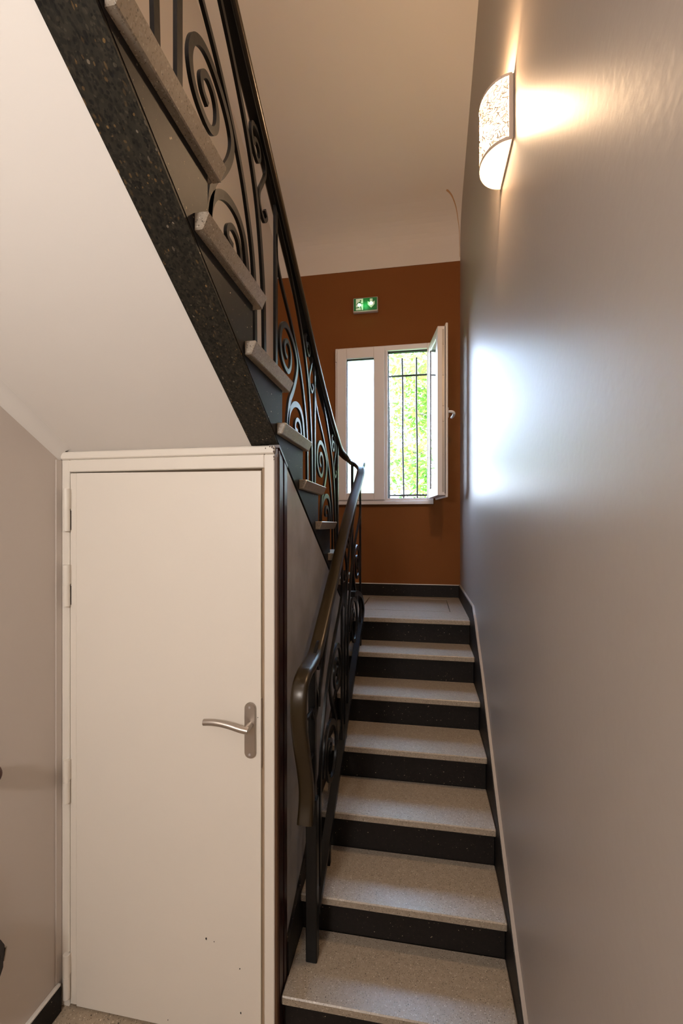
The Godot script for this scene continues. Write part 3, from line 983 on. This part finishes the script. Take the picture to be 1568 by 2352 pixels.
	var sm := smooth3(path, 6)
	var pts := []
	var sides := []
	var prev := Vector3(1, 0, 0)
	for i in sm.size():
		var tg: Vector3 = (sm[mini(i + 1, sm.size() - 1)] - sm[maxi(i - 1, 0)]).normalized()
		var flat := Vector3(tg.x, 0, tg.z)
		# the rail stays level across; after the turn its left and right swap
		var sd := Vector3(0, 1, 0).cross(tg).normalized() if flat.length() > 0.25 else prev
		if sd.dot(prev) < -0.3 and i > 0:
			sd = prev
		prev = sd
		sides.append(sd)
		pts.append(sm[i] - base)
	st2 = mb()
	sweep(st2, pts, oval(0.028, 0.0165, 16, 0.62), sides)
	build(st2, "handrail", M.rail, t).set_meta("label", "smooth bronze brown handrail")
	st2 = mb()
	rod(st2, Vector3(-0.405, 0.95, -1.565) - base, Vector3(-0.405, 0.95, -1.66) - base, 0.007, 10)
	build(st2, "bracket", M.iron, t)
	st2 = mb()
	rod(st2, Vector3(-0.405, 1.12, -1.49) - base, Vector3(-0.405, 1.12, -1.66) - base, 0.007, 10)
	build(st2, "bracket", M.iron, t)

# ------------------------------------------------------------------ fittings
func sconce() -> void:
	var c := Vector3(XR, 3.219, -1.852)
	var l := thing("wall_lamp", "lit half cylinder wall lamp with a fretwork shade high on the right wall", "wall lamp", c)
	var R := 0.127
	var D := 0.100
	var Hh := 0.243
	var el := func(a: float, y: float, k: float) -> Vector3: return Vector3(-0.006 - D * sin(a) * k, y, -R * cos(a) * k)
	var st := mb()
	bx(st, Vector3(-0.006, 0.004, -R), Vector3(-0.001, Hh - 0.004, R), 0.001)
	build(st, "back_plate", M.shade, l)
	# diffuser: closed half cylinder that glows
	st = mb()
	var n := 28
	for i in n:
		var a := PI * i / n
		var b := PI * (i + 1) / n
		quad(st, el.call(a, 0.006, 0.955), el.call(b, 0.006, 0.955), el.call(b, Hh - 0.006, 0.955), el.call(a, Hh - 0.006, 0.955), Vector3(-sin((a + b) / 2), 0, -cos((a + b) / 2)))
		for e in [[0.006, -1.0], [Hh - 0.006, 1.0]]:
			tri(st, Vector3(-0.006, e[0], 0), el.call(a, e[0], 0.955), el.call(b, e[0], 0.955), Vector3(0, e[1], 0), Vector3(0, e[1], 0), Vector3(0, e[1], 0))
	build(st, "diffuser", M.diffuser, l)
	# solid rims of the shade
	st = mb()
	var strip := func(a0: float, a1: float, y0: float, y1: float) -> void:
		var m := maxi(2, int(absf(a1 - a0) / 0.11))
		for i in m:
			var a := lerpf(a0, a1, float(i) / m)
			var b := lerpf(a0, a1, float(i + 1) / m)
			var nr := Vector3(-sin((a + b) / 2), 0, -cos((a + b) / 2))
			quad(st, el.call(a, y0, 1.0), el.call(b, y0, 1.0), el.call(b, y1, 1.0), el.call(a, y1, 1.0), nr)
			quad(st, el.call(a, y0, 0.985), el.call(b, y0, 0.985), el.call(b, y1, 0.985), el.call(a, y1, 0.985), -nr)
			quad(st, el.call(a, y0, 0.985), el.call(b, y0, 0.985), el.call(b, y0, 1.0), el.call(a, y0, 1.0), Vector3(0, -1, 0))
			quad(st, el.call(a, y1, 0.985), el.call(b, y1, 0.985), el.call(b, y1, 1.0), el.call(a, y1, 1.0), Vector3(0, 1, 0))
	strip.call(0.0, PI, 0.0, 0.011)
	strip.call(0.0, PI, Hh - 0.011, Hh)
	strip.call(0.0, 0.11, 0.011, Hh - 0.011)
	strip.call(PI - 0.11, PI, 0.011, Hh - 0.011)
	build(st, "shade_rim", M.shade, l)
	# fretwork: a net of thin leaf-shaped webs between the rims
	st = mb()
	var r := RandomNumberGenerator.new()
	r.seed = 5
	for i in 620:
		var a := r.randf_range(0.10, PI - 0.10)
		var y := r.randf_range(0.012, Hh - 0.012)
		var an := r.randf_range(-1.3, 1.3) + (0.5 if y > 0.12 else -0.5)
		var ln := r.randf_range(0.010, 0.026)
		var wd := r.randf_range(0.0020, 0.0040)
		var d := Vector2(cos(an), sin(an)) * ln / 2.0
		var q := Vector2(-sin(an), cos(an)) * wd / 2.0
		var c2 := Vector2(a * 0.113, y)
		var pp := []
		for v in [c2 - d - q, c2 + d - q * 0.5, c2 + d + q * 0.5, c2 - d + q]:
			pp.append(el.call(clampf(v.x / 0.113, 0.02, PI - 0.02), clampf(v.y, 0.004, Hh - 0.004), 0.995))
		var nr := Vector3(-sin(a), 0, -cos(a))
		quad(st, pp[0], pp[1], pp[2], pp[3], nr)
	build(st, "fretwork", M.shade, l).set_meta("kind", "stuff")
	var lamp := OmniLight3D.new()
	lamp.name = "lamp_glow"
	lamp.position = Vector3(-0.048, 0.19, 0.0)
	lamp.light_color = Color(1.0, 0.83, 0.65)
	lamp.light_energy = 1.4
	lamp.light_size = 0.045
	lamp.omni_range = 12.0
	lamp.omni_attenuation = 2.0
	lamp.shadow_enabled = true
	l.add_child(lamp)

func exit_sign() -> void:
	var z := ZB + 0.03
	var W := 0.222
	var Hh := 0.132
	var s := thing("exit_sign", "small green emergency exit sign above the landing window", "exit sign", Vector3(-0.493, 3.714, ZB))
	var st := mb()
	bx(st, Vector3(-W / 2, 0.004, 0.0), Vector3(W / 2, Hh, 0.036), 0.004)
	build(st, "casing", M.casing, s)
	st = mb()
	bx(st, Vector3(-W / 2 + 0.007, 0.016, 0.0361), Vector3(W / 2 - 0.007, Hh - 0.006, 0.0385), 0.001)
	build(st, "face", M.signgreen, s)
	var f := 0.0386
	st = mb()
	bx(st, Vector3(-0.085, 0.020, f), Vector3(-0.021, Hh - 0.011, f + 0.0008))
	build(st, "pictogram_door", M.signwhite, s)
	st = mb()
	var hp := PackedVector2Array()
	for i in 14:
		hp.append(Vector2(-0.043 + 0.0075 * cos(TAU * i / 14), 0.102 + 0.0075 * sin(TAU * i / 14)))
	prism_z(st, hp, f + 0.0008, f + 0.0014)
	for q in [[Vector2(-0.048, 0.092), Vector2(-0.056, 0.060), 0.014], [Vector2(-0.050, 0.090), Vector2(-0.070, 0.084), 0.006], [Vector2(-0.070, 0.084), Vector2(-0.078, 0.068), 0.006], [Vector2(-0.046, 0.088), Vector2(-0.030, 0.074), 0.006], [Vector2(-0.030, 0.074), Vector2(-0.022, 0.080), 0.006], [Vector2(-0.056, 0.062), Vector2(-0.040, 0.046), 0.008], [Vector2(-0.040, 0.046), Vector2(-0.036, 0.022), 0.007], [Vector2(-0.056, 0.062), Vector2(-0.062, 0.044), 0.008], [Vector2(-0.062, 0.044), Vector2(-0.084, 0.041), 0.007]]:
		var dd: Vector2 = (q[1] - q[0]).normalized()
		var nn: Vector2 = Vector2(-dd.y, dd.x) * q[2] / 2.0
		prism_z(st, pv([q[0] - nn - dd * 0.001, q[1] - nn + dd * 0.001, q[1] + nn + dd * 0.001, q[0] + nn - dd * 0.001]), f + 0.0008, f + 0.0014)
	build(st, "running_figure", M.signgreen, s)
	st = mb()
	var ax := 0.052
	prism_z(st, pv([Vector2(ax - 0.012, 0.116), Vector2(ax + 0.012, 0.116), Vector2(ax + 0.012, 0.084), Vector2(ax + 0.031, 0.095), Vector2(ax + 0.031, 0.066), Vector2(ax, 0.034), Vector2(ax - 0.031, 0.066), Vector2(ax - 0.031, 0.095), Vector2(ax - 0.012, 0.084)]), f, f + 0.0012)
	build(st, "arrow", M.signwhite, s)
	for q in [Vector2(-0.054, 0.066), Vector2(0.052, 0.074)]:
		st = mb()
		var lp := PackedVector2Array()
		for i in 20:
			lp.append(q + Vector2(cos(TAU * i / 20) * 0.015, sin(TAU * i / 20) * 0.014))
		prism_z(st, lp, f + 0.0014, f + 0.0030)
		build(st, "led_lens", M.led, s)
	var g := OmniLight3D.new()
	g.name = "sign_glow"
	g.position = Vector3(0.0, 0.06, 0.07)
	g.light_color = Color(0.5, 1.0, 0.7)
	g.light_energy = 0.004
	g.light_size = 0.02
	g.omni_range = 8.0
	g.omni_attenuation = 2.0
	g.shadow_enabled = true
	s.add_child(g)

func hall_lamp(at: Vector3, drop: float, label: String, e: float, tint: Color) -> void:
	var l := thing("pendant_lamp", label, "lamp", at)
	var st := mb()
	var prof := [Vector2(0.0, -0.075), Vector2(0.06, -0.072), Vector2(0.12, -0.06), Vector2(0.16, -0.035), Vector2(0.17, 0.0)]
	for i in 24:
		var a := TAU * i / 24
		var b := TAU * (i + 1) / 24
		for j in prof.size() - 1:
			var p: Vector2 = prof[j]
			var q: Vector2 = prof[j + 1]
			var nn := Vector3(cos((a + b) / 2) * 0.5, -0.8, sin((a + b) / 2) * 0.5).normalized()
			quad(st, Vector3(p.x * cos(a), p.y, p.x * sin(a)), Vector3(p.x * cos(b), p.y, p.x * sin(b)), Vector3(q.x * cos(b), q.y, q.x * sin(b)), Vector3(q.x * cos(a), q.y, q.x * sin(a)), nn)
	build(st, "bulb_shade", M.lampwhite, l)
	st = mb()
	rod(st, Vector3(0, 0.0, 0), Vector3(0, drop, 0), 0.006, 8)
	rod(st, Vector3(0, 0.001, 0), Vector3(0, 0.012, 0), 0.172, 24)
	rod(st, Vector3(0, drop - 0.02, 0), Vector3(0, drop, 0), 0.05, 16)
	build(st, "stem", M.steel, l)
	var lamp := OmniLight3D.new()
	lamp.name = "hall_glow"
	lamp.position = Vector3(0, -0.12, 0)
	lamp.light_color = tint
	lamp.light_energy = e
	lamp.light_size = 0.16
	lamp.omni_range = 12.0
	lamp.omni_attenuation = 2.0
	lamp.shadow_enabled = true
	l.add_child(lamp)

func bag() -> void:
	# things by the left wall that only just reach into the picture
	var b := thing("shoulder_bag", "dark brown woolly bag with a metal buckle hanging on the left wall", "bag", Vector3(-1.285, 0.37, -1.095))
	var st := mb()
	var ring := []
	for j in 13:
		var f := j / 12.0
		var rr := sin(PI * pow(f, 0.85)) * 0.10 + 0.004
		ring.append([f * 0.30 - 0.012, rr])
	for j in 12:
		for i in 18:
			var a := TAU * i / 18
			var c := TAU * (i + 1) / 18
			var V := func(y: float, r: float, q: float) -> Vector3: return Vector3(cos(q) * r * 0.45, y, sin(q) * r * (1.0 + 0.06 * sin(7.0 * q + y * 40.0)))
			var n1 := Vector3(cos(a), 0, sin(a))
			var n2 := Vector3(cos(c), 0, sin(c))
			quadn(st, V.call(ring[j][0], ring[j][1], a), V.call(ring[j][0], ring[j][1], c), V.call(ring[j + 1][0], ring[j + 1][1], c), V.call(ring[j + 1][0], ring[j + 1][1], a), n1, n2, n2, n1)
	build(st, "body", M.fabric, b)
	st = mb()
	sweep(st, smooth3([Vector3(0.0, 0.27, 0.03), Vector3(-0.01, 0.45, 0.05), Vector3(-0.03, 0.70, 0.09)], 4), oval(0.004, 0.014, 10, 0.7), [Vector3(1, 0, 0)])
	build(st, "strap", M.fabric, b)
	st = mb()
	rod(st, Vector3(0.0, 0.075, -0.100), Vector3(0.0, 0.125, -0.113), 0.004, 8)
	rod(st, Vector3(0.012, 0.095, -0.100), Vector3(0.012, 0.13, -0.108), 0.003, 8)
	build(st, "buckle", M.steel, b)
	var h := thing("wall_hook", "red brown leather covered knob on the left wall above the bag", "hook", Vector3(-1.339, 1.052, -1.083))
	st = mb()
	rod(st, Vector3(0, 0, 0), Vector3(0.03, 0, -0.02), 0.008, 10)
	build(st, "stem", M.steel, h)
	st = mb()
	var kp := []
	var sc := []
	for i in 11:
		var f := i / 10.0
		kp.append(Vector3(0.045, -0.036 + 0.072 * f, -0.078))
		sc.append(maxf(0.05, sqrt(maxf(0.0, 1.0 - pow(2.0 * f - 1.0, 2.0)))))
	sweep(st, kp, oval(0.036, 0.036, 16, 1.0), [Vector3(1, 0, 0)], sc)
	build(st, "knob", M.leather, h)

# ------------------------------------------------------------------ outdoors
func outside() -> void:
	var sun := DirectionalLight3D.new()
	sun.name = "sun"
	sun.light_color = Color(1.0, 0.96, 0.88)
	sun.light_energy = 3.0
	sun.light_angular_distance = 0.5
	sun.shadow_enabled = true
	sun.rotation_degrees = Vector3(-48, 25, 0)
	add_child(sun)
	var st := mb()
	bx(st, Vector3(-12, -0.5, -4.4), Vector3(12, -0.2, -22))
	structure(st, "ground", M.ground, "grassy ground beyond the window wall", "ground")
	var t := thing("tree", "bright green leafy tree outside the landing window", "tree", Vector3(0.40, -0.2, -7.5))
	st = mb()
	sweep(st, smooth3([Vector3(0, 0, 0), Vector3(0.05, 1.5, 0.05), Vector3(-0.1, 3.2, 0), Vector3(0.0, 5.2, 0.1), Vector3(0.1, 7.0, 0)], 5), oval(0.16, 0.16, 10, 1.0), [Vector3(1, 0, 0)])
	build(st, "trunk", M.bark, t)
	var r := RandomNumberGenerator.new()
	r.seed = 12
	var twigs := []
	for i in 34:
		var a := r.randf() * TAU
		var y := r.randf_range(1.5, 4.7)
		var ln := r.randf_range(0.9, 1.9)
		var p0 := Vector3(0, y, 0)
		var p1 := p0 + Vector3(cos(a) * ln * 0.5, 0.18, sin(a) * ln * 0.5)
		var p2 := p0 + Vector3(cos(a) * ln, r.randf_range(-0.15, 0.35), sin(a) * ln)
		st = mb()
		var sp := smooth3([p0, p1, p2], 4)
		var sc := []
		for k in sp.size():
			sc.append(lerpf(1.0, 0.25, float(k) / (sp.size() - 1)))
		sweep(st, sp, oval(0.022, 0.022, 6, 1.0), [Vector3(0, 1, 0)], sc)
		build(st, "branch", M.bark, t)
		twigs.append([p0, p1, p2])
	for g in 4:
		var leaf := mb()
		var lw := 0.025
		var ll := 0.095
		var pts := [Vector3(0, 0, 0), Vector3(-lw, 0.004, ll * 0.4), Vector3(0, -0.004, ll * 0.5), Vector3(lw, 0.004, ll * 0.4), Vector3(0, 0, ll)]
		for q in [[0, 1, 2], [0, 2, 3], [1, 4, 2], [2, 4, 3]]:
			tri(leaf, pts[q[0]], pts[q[1]], pts[q[2]], Vector3.UP, Vector3.UP, Vector3.UP)
		var mm := MultiMesh.new()
		mm.transform_format = MultiMesh.TRANSFORM_3D
		var lm := leaf.commit()
		lm.surface_set_material(0, M.leaf[g])
		mm.mesh = lm
		mm.instance_count = 7400
		for i in 7400:
			var w: Array = twigs[r.randi_range(0, twigs.size() - 1)]
			var f := r.randf_range(0.15, 1.0)
			var c: Vector3 = w[0].lerp(w[1], f).lerp(w[1].lerp(w[2], f), f) + Vector3(r.randfn(0, 0.22), r.randfn(0, 0.20), r.randfn(0, 0.22))
			var bs := Basis.from_euler(Vector3(r.randf_range(-0.9, 0.9), r.randf() * TAU, r.randf_range(-0.8, 0.8))).scaled(Vector3.ONE * r.randf_range(0.7, 1.35))
			mm.set_instance_transform(i, Transform3D(bs, c))
		var mi := MultiMeshInstance3D.new()
		mi.multimesh = mm
		put(mi, "foliage", t)
		mi.set_meta("kind", "stuff")
